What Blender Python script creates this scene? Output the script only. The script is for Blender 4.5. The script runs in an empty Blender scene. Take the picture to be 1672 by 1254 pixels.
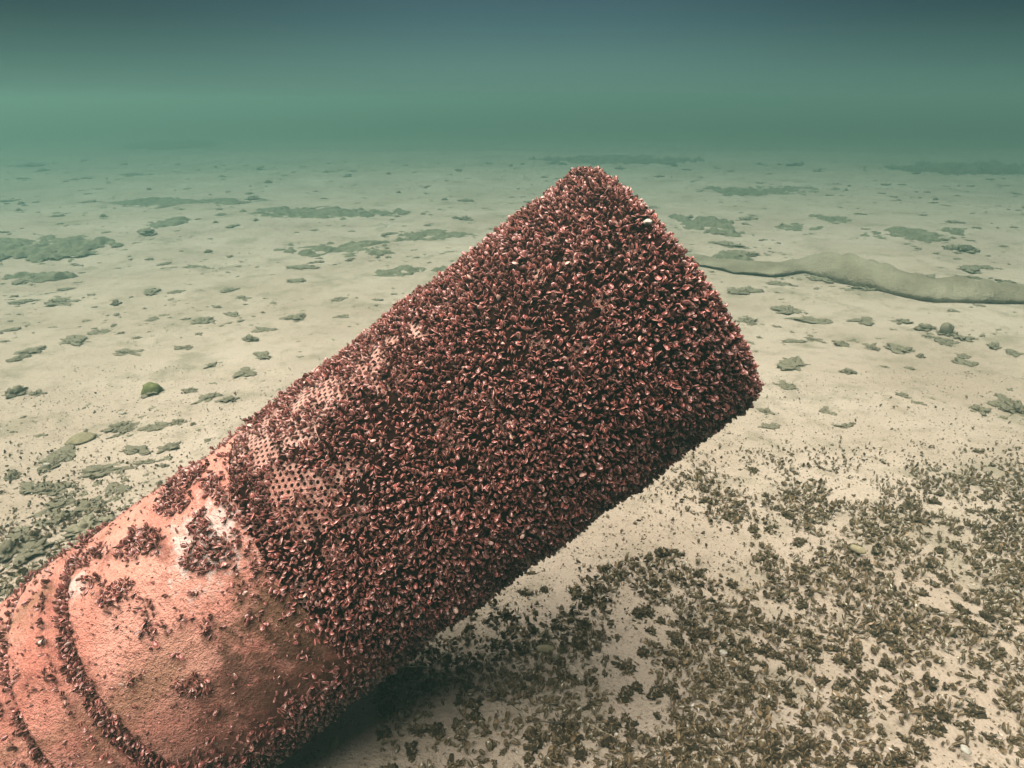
import bpy, math, random
import numpy as np
from mathutils import Vector, Matrix, noise as mn

sc = bpy.context.scene
C = sc.collection
R_ = math.radians
rng = np.random.default_rng(11)
random.seed(11)

# ------------------------------------------------------------------ camera
PITCH = R_(22.3); FLEN = 1115.0; PW, PH = 1672, 1254
CAMZ = 1.22                                   # eye height above the lake bed
cd = bpy.data.cameras.new('camera'); cam = bpy.data.objects.new('camera', cd); C.objects.link(cam)
cd.sensor_width = 36; cd.lens = 36 * FLEN / PW
cd.clip_start = 0.02; cd.clip_end = 2000
cam.location = (0, 0, CAMZ); cam.rotation_euler = (math.pi/2 - PITCH, 0, 0)
sc.camera = cam
RIGHT = np.array([1., 0, 0]); UP = np.array([0, math.sin(PITCH), math.cos(PITCH)]); FWD = np.array([0, math.cos(PITCH), -math.sin(PITCH)])
EYE = np.array([0, 0, CAMZ])
CM = np.stack([RIGHT, UP, FWD])               # rows
def c2w(v): return EYE + np.asarray(v) @ CM
def project(P):                               # world -> photo pixel
    q = (np.asarray(P) - EYE) @ CM.T
    z = np.where(q[..., 2] > 1e-3, q[..., 2], 1e-3)
    return PW/2 + FLEN*q[..., 0]/z, PH/2 - FLEN*q[..., 1]/z, q[..., 2]
def at(x, y):                                 # photo pixel -> point of the bed
    d = np.array([(x-PW/2)/FLEN, -(y-PH/2)/FLEN, 1.]) @ CM
    return EYE + d * (-CAMZ/d[2])

# ------------------------------------------------------------------ world: open water, lit from the surface
SUN_DIR = Vector((-0.27, -0.13, 0.95)).normalized()   # towards the sun
w = bpy.data.worlds.new('World'); sc.world = w; w.use_nodes = True
nt = w.node_tree; nt.nodes.clear()
N = nt.nodes.new; L = nt.links.new
out = N('ShaderNodeOutputWorld'); bg = N('ShaderNodeBackground'); L(bg.outputs[0], out.inputs[0])
sky = N('ShaderNodeTexSky'); sky.sky_type = 'NISHITA'; sky.sun_disc = False
sky.sun_elevation = math.asin(SUN_DIR.z); sky.sun_rotation = math.atan2(SUN_DIR.x, SUN_DIR.y)
tint = N('ShaderNodeMix'); tint.data_type = 'RGBA'; tint.blend_type = 'MULTIPLY'; tint.inputs[0].default_value = 1
L(sky.outputs[0], tint.inputs[6]); tint.inputs[7].default_value = (.34, .23, .15, 1)
tc = N('ShaderNodeTexCoord'); sp = N('ShaderNodeSeparateXYZ'); L(tc.outputs['Generated'], sp.inputs[0])
el = N('ShaderNodeMapRange'); el.inputs[1].default_value = -0.03; el.inputs[2].default_value = 0.14; L(sp.outputs[2], el.inputs[0])
rampc = N('ShaderNodeValToRGB'); L(el.outputs[0], rampc.inputs[0])
rs = N('ShaderNodeValToRGB'); L(el.outputs[0], rs.inputs[0])
def setramp(r, stops):
    e = r.color_ramp.elements
    while len(e) < len(stops): e.new(.5)
    for i, (p, c) in enumerate(stops): e[i].position = p; e[i].color = (*c, 1)
setramp(rampc, [(0, (.060, .110, .092)), (.2, (.058, .106, .090)), (.45, (.047, .094, .088)), (.75, (.027, .060, .070)), (1, (.018, .040, .056))])
setramp(rs, [(0, (.054, .106, .087)), (.2, (.046, .094, .079)), (.45, (.027, .064, .058)), (.75, (.010, .028, .033)), (1, (.004, .015, .023))])
ab = N('ShaderNodeMath'); ab.operation = 'ABSOLUTE'
sh = N('ShaderNodeMath'); sh.operation = 'SUBTRACT'; L(sp.outputs[0], sh.inputs[0]); sh.inputs[1].default_value = 0.02
L(sh.outputs[0], ab.inputs[0])
az = N('ShaderNodeMapRange'); az.interpolation_type = 'SMOOTHSTEP'; L(ab.outputs[0], az.inputs[0]); az.inputs[1].default_value = .05; az.inputs[2].default_value = .62
wc = N('ShaderNodeMix'); wc.data_type = 'RGBA'; L(az.outputs[0], wc.inputs[0]); L(rampc.outputs[0], wc.inputs[6]); L(rs.outputs[0], wc.inputs[7])
SKY = 0.10
sc10 = N('ShaderNodeVectorMath'); sc10.operation = 'SCALE'; L(wc.outputs[2], sc10.inputs[0]); sc10.inputs['Scale'].default_value = 1.0/SKY
up = N('ShaderNodeMapRange'); up.interpolation_type = 'SMOOTHSTEP'; L(sp.outputs[2], up.inputs[0]); up.inputs[1].default_value = .2; up.inputs[2].default_value = .55
mx = N('ShaderNodeMix'); mx.data_type = 'RGBA'; L(up.outputs[0], mx.inputs[0]); L(sc10.outputs[0], mx.inputs[6]); L(tint.outputs[2], mx.inputs[7])
L(mx.outputs[2], bg.inputs[0]); bg.inputs[1].default_value = SKY

sd = bpy.data.lights.new('sun', 'SUN'); sun = bpy.data.objects.new('sun', sd); C.objects.link(sun)
sd.energy = 5.0; sd.angle = R_(66); sd.color = (1.0, .895, .79)
sun.rotation_euler = SUN_DIR.to_track_quat('Z', 'Y').to_euler(); sun.location = (0, 0, 5)

sc.view_settings.view_transform = 'Standard'; sc.view_settings.look = 'None'
sc.view_settings.exposure = 1.18; sc.view_settings.gamma = 1
sc.cycles.use_denoising = True
sc.cycles.max_bounces = 6; sc.cycles.diffuse_bounces = 0; sc.cycles.volume_bounces = 0
sc.cycles.use_adaptive_sampling = True; sc.cycles.adaptive_threshold = 0.02

# ------------------------------------------------------------------ helpers
def mat(name):
    m = bpy.data.materials.new(name); m.use_nodes = True
    return m, m.node_tree.nodes, m.node_tree.links, m.node_tree.nodes['Principled BSDF']
def ramp(ns, stops):
    r = ns.new('ShaderNodeValToRGB'); setramp(r, stops); return r
def nz(ns, ls, scale, detail=4, rough=.55, coord=None):
    n = ns.new('ShaderNodeTexNoise'); n.inputs['Scale'].default_value = scale; n.inputs['Detail'].default_value = detail
    n.inputs['Roughness'].default_value = rough
    if coord is not None: ls.new(coord, n.inputs['Vector'])
    return n
def mixc(ns, ls, fac, a, b, mode='MIX'):
    m = ns.new('ShaderNodeMix'); m.data_type = 'RGBA'; m.blend_type = mode
    for s, v in ((0, fac), (6, a), (7, b)):
        if hasattr(v, 'links'): ls.new(v, m.inputs[s])
        else: m.inputs[s].default_value = v if s == 0 else (*v, 1)
    return m.outputs[2]
def rngmap(ns, ls, src, a, b, c=0, d=1):
    m = ns.new('ShaderNodeMapRange'); ls.new(src, m.inputs[0])
    for i, v in enumerate((a, b, c, d)): m.inputs[i+1].default_value = v
    return m.outputs[0]
def mathn(ns, ls, op, a, b):
    m = ns.new('ShaderNodeMath'); m.operation = op
    for i, v in enumerate((a, b)):
        if hasattr(v, 'links'): ls.new(v, m.inputs[i])
        else: m.inputs[i].default_value = v
    return m.outputs[0]

def mesh(name, V, F, m, attrs=None, smooth=True):
    """V (n,3); F list of int arrays (k, 3|4)"""
    me = bpy.data.meshes.new(name)
    V = np.asarray(V, np.float32)
    F = [np.asarray(f, np.int32) for f in (F if isinstance(F, list) else [F]) if len(f)]
    loops = np.concatenate([f.ravel() for f in F])
    sizes = np.concatenate([np.full(len(f), f.shape[1], np.int32) for f in F])
    starts = np.concatenate([[0], np.cumsum(sizes)[:-1]]).astype(np.int32)
    me.vertices.add(len(V)); me.vertices.foreach_set('co', V.ravel())
    me.loops.add(len(loops)); me.loops.foreach_set('vertex_index', loops)
    me.polygons.add(len(sizes)); me.polygons.foreach_set('loop_start', starts)
    me.update(calc_edges=True)
    me.polygons.foreach_set('use_smooth', np.full(len(sizes), smooth))
    for k, a in (attrs or {}).items():
        at_ = me.attributes.new(k, 'FLOAT', 'POINT'); at_.data.foreach_set('value', np.asarray(a, np.float32))
    me.materials.append(m)
    return me
def link(name, me, parent=None, label=None, cat=None, group=None, kind=None):
    o = bpy.data.objects.new(name, me); C.objects.link(o)
    if parent: o.parent = parent
    for k, v in (('label', label), ('category', cat), ('group', group), ('kind', kind)):
        if v: o[k] = v
    return o
def fbm(x, y, z=0., octv=4):
    return mn.fractal(Vector((x, y, z)), 1.0, 2.0, octv)

# ------------------------------------------------------------------ the intake pipe
AX = np.array([0.79785999, 0.59995207, -0.05896577]); P0 = np.array([0.07450116, 0.02517546, 1.26421757])
AXW = AX @ CM; AXW /= np.linalg.norm(AXW)
RAD = .252; S_TIP = .243; S_SCREEN = -.535
def ax_pt(s): return c2w(P0+AX*s)
# local frame: z along the axis, x towards the camera
base_s = -1.75
org = ax_pt(base_s)
xw = -FWD - AXW*np.dot(-FWD, AXW); xw /= np.linalg.norm(xw); yw = np.cross(AXW, xw)
MW = Matrix(((xw[0], yw[0], AXW[0], org[0]), (xw[1], yw[1], AXW[1], org[1]), (xw[2], yw[2], AXW[2], org[2]), (0, 0, 0, 1)))
pipe = bpy.data.objects.new('intake_pipe', None); C.objects.link(pipe); pipe.matrix_world = MW
pipe['label'] = 'large reddish water intake pipe rising from the lake bed, its screened end crusted with mussels'
pipe['category'] = 'intake pipe'
RM = np.stack([xw, yw, AXW], 1)               # local -> world rotation
def loc2w(P): return org + np.asarray(P) @ RM.T
def cyl(s, phi, r): return np.stack([r*np.cos(phi), r*np.sin(phi), s-base_s], -1)

def on_wall(px, py):                          # local point of the pipe surface seen at a photo pixel
    ss, pp = np.meshgrid(np.linspace(-1.2, S_TIP, 220), np.linspace(-1.6, 1.6, 220)); P = cyl(ss.ravel(), pp.ravel(), RAD+.015)
    x, y, _ = project(loc2w(P)); k = np.argmin((x-px)**2+(y-py)**2); return tuple(float(t) for t in P[k])
WEAR, WEAR2, STAIN_SHADE, STAIN_SHADE2 = on_wall(335, 872), on_wall(125, 955), on_wall(500, 1020), on_wall(430, 1130)
# ------------------------------------------------------------------ materials
def shell_material(name, stops, edge, inside, dust, dustamt, rim=.9):
    m, ns, ls, p = mat(name)
    ta = ns.new('ShaderNodeAttribute'); ta.attribute_name = 'tone'
    ea = ns.new('ShaderNodeAttribute'); ea.attribute_name = 'edge'
    tcn = ns.new('ShaderNodeTexCoord')
    r = ramp(ns, stops); ls.new(ta.outputs['Fac'], r.inputs[0])
    n1 = nz(ns, ls, 260, 2, .5, tcn.outputs['Object'])
    c = mixc(ns, ls, rngmap(ns, ls, n1.outputs[0], .35, .7, 0, .55), r.outputs[0], dust)
    # growth rings that follow the rim
    band = mathn(ns, ls, 'SINE', mathn(ns, ls, 'MULTIPLY', ea.outputs['Fac'], 16.), 0)
    c = mixc(ns, ls, rngmap(ns, ls, band, -1, 1, 0, .22), c, edge)
    n2 = nz(ns, ls, 21, 3, .6, tcn.outputs['Object'])
    c = mixc(ns, ls, rngmap(ns, ls, n2.outputs[0], .48, .68, 0, dustamt), c, dust)
    c = mixc(ns, ls, mathn(ns, ls, 'MULTIPLY', mathn(ns, ls, 'POWER', ea.outputs['Fac'], 3.), rim), c, edge)
    g = ns.new('ShaderNodeNewGeometry')
    c = mixc(ns, ls, mathn(ns, ls, 'MULTIPLY', g.outputs['Backfacing'], .75), c, inside)
    ls.new(c, p.inputs['Base Color']); p.inputs['Roughness'].default_value = .24; p.inputs['Specular IOR Level'].default_value = .7
    b = ns.new('ShaderNodeBump'); b.inputs['Strength'].default_value = .35; b.inputs['Distance'].default_value = .001
    ls.new(n1.outputs[0], b.inputs['Height']); ls.new(b.outputs[0], p.inputs['Normal'])
    return m
M_red = shell_material('reddish_mussel_shell',
    [(0, (.006, .0010, .002)), (.35, (.028, .0025, .005)), (.65, (.12, .011, .016)), (.9, (.42, .085, .07)), (1, (.85, .60, .50))],
    (.90, .42, .34), (.38, .10, .08), (.28, .040, .036), .22)
M_olive = shell_material('olive_mussel_shell',
    [(0, (.010, .007, .003)), (.4, (.036, .026, .011)), (.7, (.15, .088, .036)), (.9, (.48, .29, .16)), (1, (.80, .72, .62))],
    (.70, .50, .32), (.45, .30, .17), (.22, .16, .09), .18, .42)

def sediment_material():
    m, ns, ls, p = mat('pale_lake_sediment')
    tcn = ns.new('ShaderNodeTexCoord'); co = tcn.outputs['Object']
    big = nz(ns, ls, 1.1, 6, .62, co); mid = nz(ns, ls, 9, 5, .6, co); fin = nz(ns, ls, 130, 3, .6, co); gr = nz(ns, ls, 520, 2, .5, co)
    c = mixc(ns, ls, rngmap(ns, ls, big.outputs[0], .35, .68), (.50, .385, .30), (.66, .53, .43))
    c = mixc(ns, ls, rngmap(ns, ls, mid.outputs[0], .54, .72, 0, .5), c, (.27, .215, .145))
    film = nz(ns, ls, 2.6, 7, .68, co)
    c = mixc(ns, ls, rngmap(ns, ls, film.outputs[0], .52, .66, 0, .6), c, (.27, .235, .16))
    c = mixc(ns, ls, rngmap(ns, ls, fin.outputs[0], .57, .70, 0, .6), c, (.17, .13, .085))
    c = mixc(ns, ls, rngmap(ns, ls, gr.outputs[0], .64, .72, 0, .7), c, (.75, .68, .58))
    ls.new(c, p.inputs['Base Color']); p.inputs['Roughness'].default_value = .95; p.inputs['Specular IOR Level'].default_value = .1
    h = mathn(ns, ls, 'ADD', mathn(ns, ls, 'MULTIPLY', mid.outputs[0], 1.0), mathn(ns, ls, 'ADD', mathn(ns, ls, 'MULTIPLY', fin.outputs[0], .25), mathn(ns, ls, 'MULTIPLY', gr.outputs[0], .07)))
    b = ns.new('ShaderNodeBump'); b.inputs['Strength'].default_value = .9; b.inputs['Distance'].default_value = .03
    ls.new(h, b.inputs['Height']); ls.new(b.outputs[0], p.inputs['Normal'])
    return m
M_sed = sediment_material()

def ridge_material():
    m, ns, ls, p = mat('brown_silt')
    tcn = ns.new('ShaderNodeTexCoord'); co = tcn.outputs['Object']
    a = nz(ns, ls, 3, 6, .6, co); f = nz(ns, ls, 40, 4, .6, co)
    c = mixc(ns, ls, rngmap(ns, ls, a.outputs[0], .38, .62), (.22, .18, .12), (.35, .295, .21))
    c = mixc(ns, ls, rngmap(ns, ls, f.outputs[0], .55, .72, 0, .5), c, (.20, .155, .10))
    ls.new(c, p.inputs['Base Color']); p.inputs['Roughness'].default_value = .95
    b = ns.new('ShaderNodeBump'); b.inputs['Strength'].default_value = .9; b.inputs['Distance'].default_value = .02
    ls.new(f.outputs[0], b.inputs['Height']); ls.new(b.outputs[0], p.inputs['Normal'])
    return m
M_ridge = ridge_material()

def weed_material():
    m, ns, ls, p = mat('dark_bottom_algae')
    tcn = ns.new('ShaderNodeTexCoord'); co = tcn.outputs['Object']
    a = nz(ns, ls, 14, 6, .65, co)
    c = mixc(ns, ls, rngmap(ns, ls, a.outputs[0], .35, .68), (.12, .115, .072), (.26, .235, .155))
    ls.new(c, p.inputs['Base Color']); p.inputs['Roughness'].default_value = .95
    b = ns.new('ShaderNodeBump'); b.inputs['Strength'].default_value = .8; b.inputs['Distance'].default_value = .03
    ls.new(a.outputs[0], b.inputs['Height']); ls.new(b.outputs[0], p.inputs['Normal'])
    return m
M_weed = weed_material()

def clump_core_material(nm='silt_bound_clump', ca=(.16, .135, .085), cb=(.35, .30, .21)):
    m, ns, ls, p = mat(nm)
    tcn = ns.new('ShaderNodeTexCoord'); co = tcn.outputs['Object']
    a = nz(ns, ls, 60, 5, .65, co)
    c = mixc(ns, ls, rngmap(ns, ls, a.outputs[0], .35, .68), ca, cb)
    ls.new(c, p.inputs['Base Color']); p.inputs['Roughness'].default_value = .9
    b = ns.new('ShaderNodeBump'); b.inputs['Strength'].default_value = .8; b.inputs['Distance'].default_value = .004
    ls.new(a.outputs[0], b.inputs['Height']); ls.new(b.outputs[0], p.inputs['Normal'])
    return m
M_core = clump_core_material(); M_core2 = clump_core_material('dark_shell_clump', (.022, .016, .007), (.13, .09, .045))
M_dusty = shell_material('silt_dusted_shell', [(0, (.08, .07, .043)), (.5, (.15, .125, .08)), (1, (.28, .235, .16))], (.36, .30, .21), (.26, .21, .14), (.27, .22, .15), .8)

def wall_material(name, base, light, rust, olive, marks=False):
    m, ns, ls, p = mat(name)
    tcn = ns.new('ShaderNodeTexCoord'); co = tcn.outputs['Object']
    a = nz(ns, ls, 5.5, 6, .6, co); bn = nz(ns, ls, 17, 5, .6, co); f = nz(ns, ls, 150, 4, .65, co); g = nz(ns, ls, 420, 2, .5, co)
    c = mixc(ns, ls, rngmap(ns, ls, a.outputs[0], .38, .62), base, light)
    c = mixc(ns, ls, rngmap(ns, ls, bn.outputs[0], .55, .68, 0, .75), c, rust)
    st = ns.new('ShaderNodeMapping'); st.inputs['Scale'].default_value = (1, 1, .35); ls.new(co, st.inputs[0])
    o = nz(ns, ls, 8, 4, .55, st.outputs[0])
    c = mixc(ns, ls, rngmap(ns, ls, o.outputs[0], .55, .66, 0, .7), c, olive)
    c = mixc(ns, ls, rngmap(ns, ls, f.outputs[0], .56, .66, 0, .55), c, (.22, .07, .05))
    c = mixc(ns, ls, rngmap(ns, ls, g.outputs[0], .62, .70, 0, .6), c, (.85, .60, .50))
    if marks:                                  # scraped pale spots; brown weathered stains that also paint in the lower wall's shading
        for pt, rad, col, am, k in ((WEAR, .085, (.80, .62, .56), .8, 60), (WEAR2, .035, (.80, .62, .56), .7, 60), (STAIN_SHADE, .15, (.17, .085, .04), .85, 24), (STAIN_SHADE2, .12, (.13, .05, .03), .8, 24)):
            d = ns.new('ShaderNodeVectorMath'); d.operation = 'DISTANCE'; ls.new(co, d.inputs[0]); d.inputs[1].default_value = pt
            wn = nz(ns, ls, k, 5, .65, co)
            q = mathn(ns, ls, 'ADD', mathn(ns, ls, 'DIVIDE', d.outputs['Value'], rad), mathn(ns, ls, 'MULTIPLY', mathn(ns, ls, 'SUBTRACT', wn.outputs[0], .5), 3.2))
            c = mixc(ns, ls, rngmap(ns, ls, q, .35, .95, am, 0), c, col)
    ls.new(c, p.inputs['Base Color']); p.inputs['Roughness'].default_value = .75
    h = mathn(ns, ls, 'ADD', mathn(ns, ls, 'MULTIPLY', f.outputs[0], 1.), mathn(ns, ls, 'ADD', mathn(ns, ls, 'MULTIPLY', g.outputs[0], .5), mathn(ns, ls, 'MULTIPLY', bn.outputs[0], 2.)))
    b = ns.new('ShaderNodeBump'); b.inputs['Strength'].default_value = 1.; b.inputs['Distance'].default_value = .007
    ls.new(h, b.inputs['Height']); ls.new(b.outputs[0], p.inputs['Normal'])
    return m
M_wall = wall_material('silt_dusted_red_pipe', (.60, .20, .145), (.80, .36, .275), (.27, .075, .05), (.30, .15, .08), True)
M_screen = wall_material('pitted_screen_metal', (.50, .22, .17), (.68, .40, .33), (.38, .14, .10), (.45, .25, .16))
def flat(name, col, rough=.7):
    m, ns, ls, p = mat(name)
    tcn = ns.new('ShaderNodeTexCoord'); a = nz(ns, ls, 90, 4, .6, tcn.outputs['Object'])
    c = mixc(ns, ls, rngmap(ns, ls, a.outputs[0], .35, .68), tuple(v*.7 for v in col), tuple(min(1, v*1.15) for v in col))
    ls.new(c, p.inputs['Base Color']); p.inputs['Roughness'].default_value = rough
    if rough > .9: p.inputs['Specular IOR Level'].default_value = .05
    return m

# ------------------------------------------------------------------ mussel template: two gaping valves hinged at the umbo
def mussel_template(seed, nr=10, gape=.05):
    r = np.random.default_rng(seed)
    t = np.arange(nr)/nr*2*np.pi
    z = .5-.5*np.cos(t)
    wid = r.uniform(.27, .35)
    y = wid*np.sin(t)*(.55+.55*z) + .08*np.sin(z*np.pi)
    V = []; E = []; F3 = []; F4 = []
    for s in (-1, 1):
        b = len(V)
        cz, cy = .56, .06
        prof = ((1, .010, 1.), (.76, .085, .35), (.36, .135, .12))
        for sc_, x, e in prof:
            for k in range(nr):
                zz = cz+(z[k]-cz)*sc_ - (1-sc_)*.06; yy = cy+(y[k]-cy)*sc_
                V.append((s*(x+gape*max(0, zz)), yy, zz)); E.append(e)
        V.append((s*(.148+gape*.5), cy, cz-.08)); E.append(0)
        for q in range(2):
            for k in range(nr):
                k2 = (k+1) % nr; a0, a1, b0, b1 = b+q*nr+k, b+q*nr+k2, b+(q+1)*nr+k, b+(q+1)*nr+k2
                F4.append((a0, a1, b1, b0) if s > 0 else (a0, b0, b1, a1))
        for k in range(nr):
            k2 = (k+1) % nr; c = b+3*nr; a0, a1 = b+2*nr+k, b+2*nr+k2
            F3.append((a0, a1, c) if s > 0 else (a0, c, a1))
    return np.array(V), np.array(F4), np.array(F3), np.array(E)
TEMPL = [mussel_template(i, 8, g) for i, g in enumerate((.04, .16, .07, .30, .10, .02))]
# make sure outside normals face outward
for i, (V, F4, F3, E_) in enumerate(TEMPL):
    a, b, c = V[F3[0][0]], V[F3[0][1]], V[F3[0][2]]
    if np.cross(b-a, c-a)[0]*np.sign(a[0]) < 0:
        TEMPL[i] = (V, F4[:, ::-1], F3[:, ::-1], E_)

def frames(nrm, tilt, spin, roll):
    """rotation matrices (n,3,3) whose z column leans from nrm by tilt towards spin"""
    n = nrm/np.linalg.norm(nrm, axis=1, keepdims=True)
    ref = np.where(np.abs(n[:, 2:3]) < .9, np.array([[0, 0, 1.]]), np.array([[1., 0, 0]]))
    u = np.cross(n, ref); u /= np.linalg.norm(u, axis=1, keepdims=True); v = np.cross(n, u)
    tdir = u*np.cos(spin)[:, None]+v*np.sin(spin)[:, None]
    zax = n*np.cos(tilt)[:, None]+tdir*np.sin(tilt)[:, None]
    x0 = np.cross(zax, tdir); bad = np.linalg.norm(x0, axis=1) < 1e-4; x0[bad] = u[bad]
    x0 /= np.linalg.norm(x0, axis=1, keepdims=True); y0 = np.cross(zax, x0)
    x = x0*np.cos(roll)[:, None]+y0*np.sin(roll)[:, None]; y = np.cross(zax, x)
    return np.stack([x, y, zax], axis=2)

def merged_mussels(name, pos, rot, size, tone, m, extra=None):
    Vs, F4s, F3s, Es, Ts = [], [], [], [], []; base = 0
    which = np.arange(len(pos)) % len(TEMPL)
    for k, (V, F4, F3, E_) in enumerate(TEMPL):
        idx = np.where(which == k)[0]
        if not len(idx): continue
        W = np.einsum('nij,vj->nvi', rot[idx], V)*size[idx][:, None, None]+pos[idx][:, None, :]
        off = base+np.arange(len(idx))*len(V)
        Vs.append(W.reshape(-1, 3)); F4s.append((F4[None]+off[:, None, None]).reshape(-1, 4)); F3s.append((F3[None]+off[:, None, None]).reshape(-1, 3))
        Es.append(np.tile(E_, len(idx))); Ts.append(np.repeat(tone[idx], len(V))); base += len(idx)*len(V)
    return mesh(name, np.concatenate(Vs), [np.concatenate(F4s), np.concatenate(F3s)], m,
                {'edge': np.concatenate(Es), 'tone': np.concatenate(Ts)})

# ------------------------------------------------------------------ the bed
def bed_height(x, y):
    d = math.hypot(x, y)
    h = .020*fbm(x*1.3, y*1.3, 0, 3) + .006*fbm(x*6, y*6, 3, 3)
    h += .05*fbm(x*.25, y*.25, 7, 2)*min(1, d/6)
    # long low swells further out
    h += .03*math.sin(y*1.1+.5*math.sin(x*.7))*min(1, max(0, (d-3)/5))
    return h
def axis_pts(lo, hi, n0, grow_from, step, ratio):
    a = [0.]; s = step
    while a[-1] < hi:
        if a[-1] > grow_from: s *= ratio
        a.append(a[-1]+s)
    b = [0.]; s = step
    while b[-1] > lo:
        if b[-1] < -grow_from: s *= ratio
        b.append(b[-1]-s)
    return np.array(sorted(set(b[1:]+a)))
xs = axis_pts(-300, 300, 0, 2.4, .02, 1.045); ys = axis_pts(-60, 400, 0, 3.2, .02, 1.035)
GX, GY = np.meshgrid(xs, ys)
GZ = np.array([bed_height(a, b) for a, b in zip(GX.ravel(), GY.ravel())])
GZ = np.where(np.hypot(GX.ravel(), GY.ravel()) > 60, 0, GZ)
nx, ny = len(xs), len(ys)
idx = np.arange(nx*ny).reshape(ny, nx)
link('lake_bed', mesh('lake_bed', np.stack([GX.ravel(), GY.ravel(), GZ], 1),
     np.stack([idx[:-1, :-1], idx[:-1, 1:], idx[1:, 1:], idx[1:, :-1]], -1).reshape(-1, 4), M_sed), kind='structure',
     label='pale silty lake bed stretching away into green water')

def bedz(x, y):                               # height of the built sheet itself
    i = int(np.clip(np.searchsorted(xs, x)-1, 0, nx-2)); j = int(np.clip(np.searchsorted(ys, y)-1, 0, ny-2))
    u = (x-xs[i])/(xs[i+1]-xs[i]); v = (y-ys[j])/(ys[j+1]-ys[j]); G = GZ.reshape(ny, nx)
    return float((G[j, i]*(1-u)+G[j, i+1]*u)*(1-v)+(G[j+1, i]*(1-u)+G[j+1, i+1]*u)*v)

# ------------------------------------------------------------------ low silt bank on the right
foot = [(1120, 424), (1150, 430), (1201, 440), (1266, 446), (1316, 441), (1366, 455), (1426, 468), (1506, 487), (1586, 491), (1680, 490), (1790, 486), (1900, 490)]
crest = [(1120, 422), (1150, 421), (1201, 424), (1261, 427), (1306, 415), (1356, 393), (1416, 406), (1461, 426), (1511, 442), (1586, 447), (1680, 462), (1790, 470), (1900, 480)]
def interp(poly, x):
    return float(np.interp(x, [p[0] for p in poly], [p[1] for p in poly]))
V = []; nsec = 11; cols = 150
for i in range(cols):
    px = 1120+i*780/(cols-1)
    f0 = at(px, interp(foot, px)); dirn = np.array([f0[0], f0[1]])/math.hypot(f0[0], f0[1])
    dpx = interp(foot, px)-interp(crest, px)
    dist = math.hypot(f0[0], f0[1])
    hgt = max(.012, dpx/FLEN*dist*.48) ; dep = .35+hgt*2.2
    hgt *= 1+.18*fbm(px*.03, 1, 5, 3)
    prof = [(.01, -.05), (.012, .0), (.0, .10), (.012, .22), (.05, .38), (.16, .62), (.30, .86), (.42, 1.0), (.58, .86), (.8, .35), (1.05, -.12)]
    for k, (u, v) in enumerate(prof):
        p = f0[:2]+dirn*(dep*u if k > 3 else hgt*u*4)
        z = bedz(*p)*.5+hgt*v*(1+.25*fbm(p[0]*7, p[1]*7, k*.4, 4)*(v > .05))+.010*fbm(p[0]*14, p[1]*14, 1, 3)
        V.append((p[0], p[1], z))
ii = np.arange(cols*nsec).reshape(cols, nsec)
link('silt_bank', mesh('silt_bank', V, np.stack([ii[:-1, :-1], ii[1:, :-1], ii[1:, 1:], ii[:-1, 1:]], -1).reshape(-1, 4), M_ridge),
     kind='structure', label='long low bank of brown silt crossing the bed behind the pipe')

# ------------------------------------------------------------------ the pipe's parts
def radius(s):                                # profile of the solid section
    if s > -.60: return RAD+.006
    if s > -.856: return RAD+.006+.012*min(1, (-.60-s)/.16)
    if s > -.892: return RAD+.004                     # groove
    if s > -.975: return RAD+.026
    if s > -1.000: return RAD+.012                    # groove
    if s > -1.035: return RAD+.024
    if s > -1.05: return RAD+.020
    return RAD+.024
def lathe(svals, rfun, m, name, parent, nphi=256, bump=.0012, closed_start=False, closed_end=False):
    ph = np.arange(nphi)/nphi*2*np.pi
    V = []
    for s in svals:
        r = rfun(s)
        for p in ph:
            rr = r + bump*mn.noise(Vector((s*40, math.cos(p)*10, math.sin(p)*10)))
            V.append((rr*math.cos(p), rr*math.sin(p), s-base_s))
    n = len(svals); ii = np.arange(n*nphi).reshape(n, nphi); jj = np.roll(ii, -1, 1)
    F = [np.stack([ii[:-1], jj[:-1], jj[1:], ii[1:]], -1).reshape(-1, 4)]
    if closed_end:
        V.append((0, 0, svals[-1]-base_s+.004)); c = len(V)-1
        F.append(np.stack([ii[-1], jj[-1], np.full(nphi, c)], -1))
    return link(name, mesh(name, V, F, m), parent)
sv = list(np.arange(base_s, -1.06, .03)) + list(np.arange(-1.06, S_SCREEN, .0035)) + [S_SCREEN]
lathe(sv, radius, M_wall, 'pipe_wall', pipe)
# ring where the screen is welded on
lathe([S_SCREEN-.004, S_SCREEN-.001, S_SCREEN+.009, S_SCREEN+.011], lambda s: RAD+(.0065 if S_SCREEN-.002 < s < S_SCREEN+.010 else .003), M_wall, 'weld_band', pipe)
# end cap
capo = lathe([S_TIP-.02, S_TIP-.001, S_TIP+.004, S_TIP+.008, S_TIP+.012], lambda s: {0: RAD+.002, 1: RAD+.002, 2: RAD-.001, 3: RAD-.008, 4: RAD-.06}[int(np.argmin([abs(s-q) for q in (S_TIP-.02, S_TIP-.001, S_TIP+.004, S_TIP+.008, S_TIP+.012)]))], flat('fouled_cap', (.03, .01, .008), .95), 'end_cap', pipe, closed_end=True)

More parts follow.
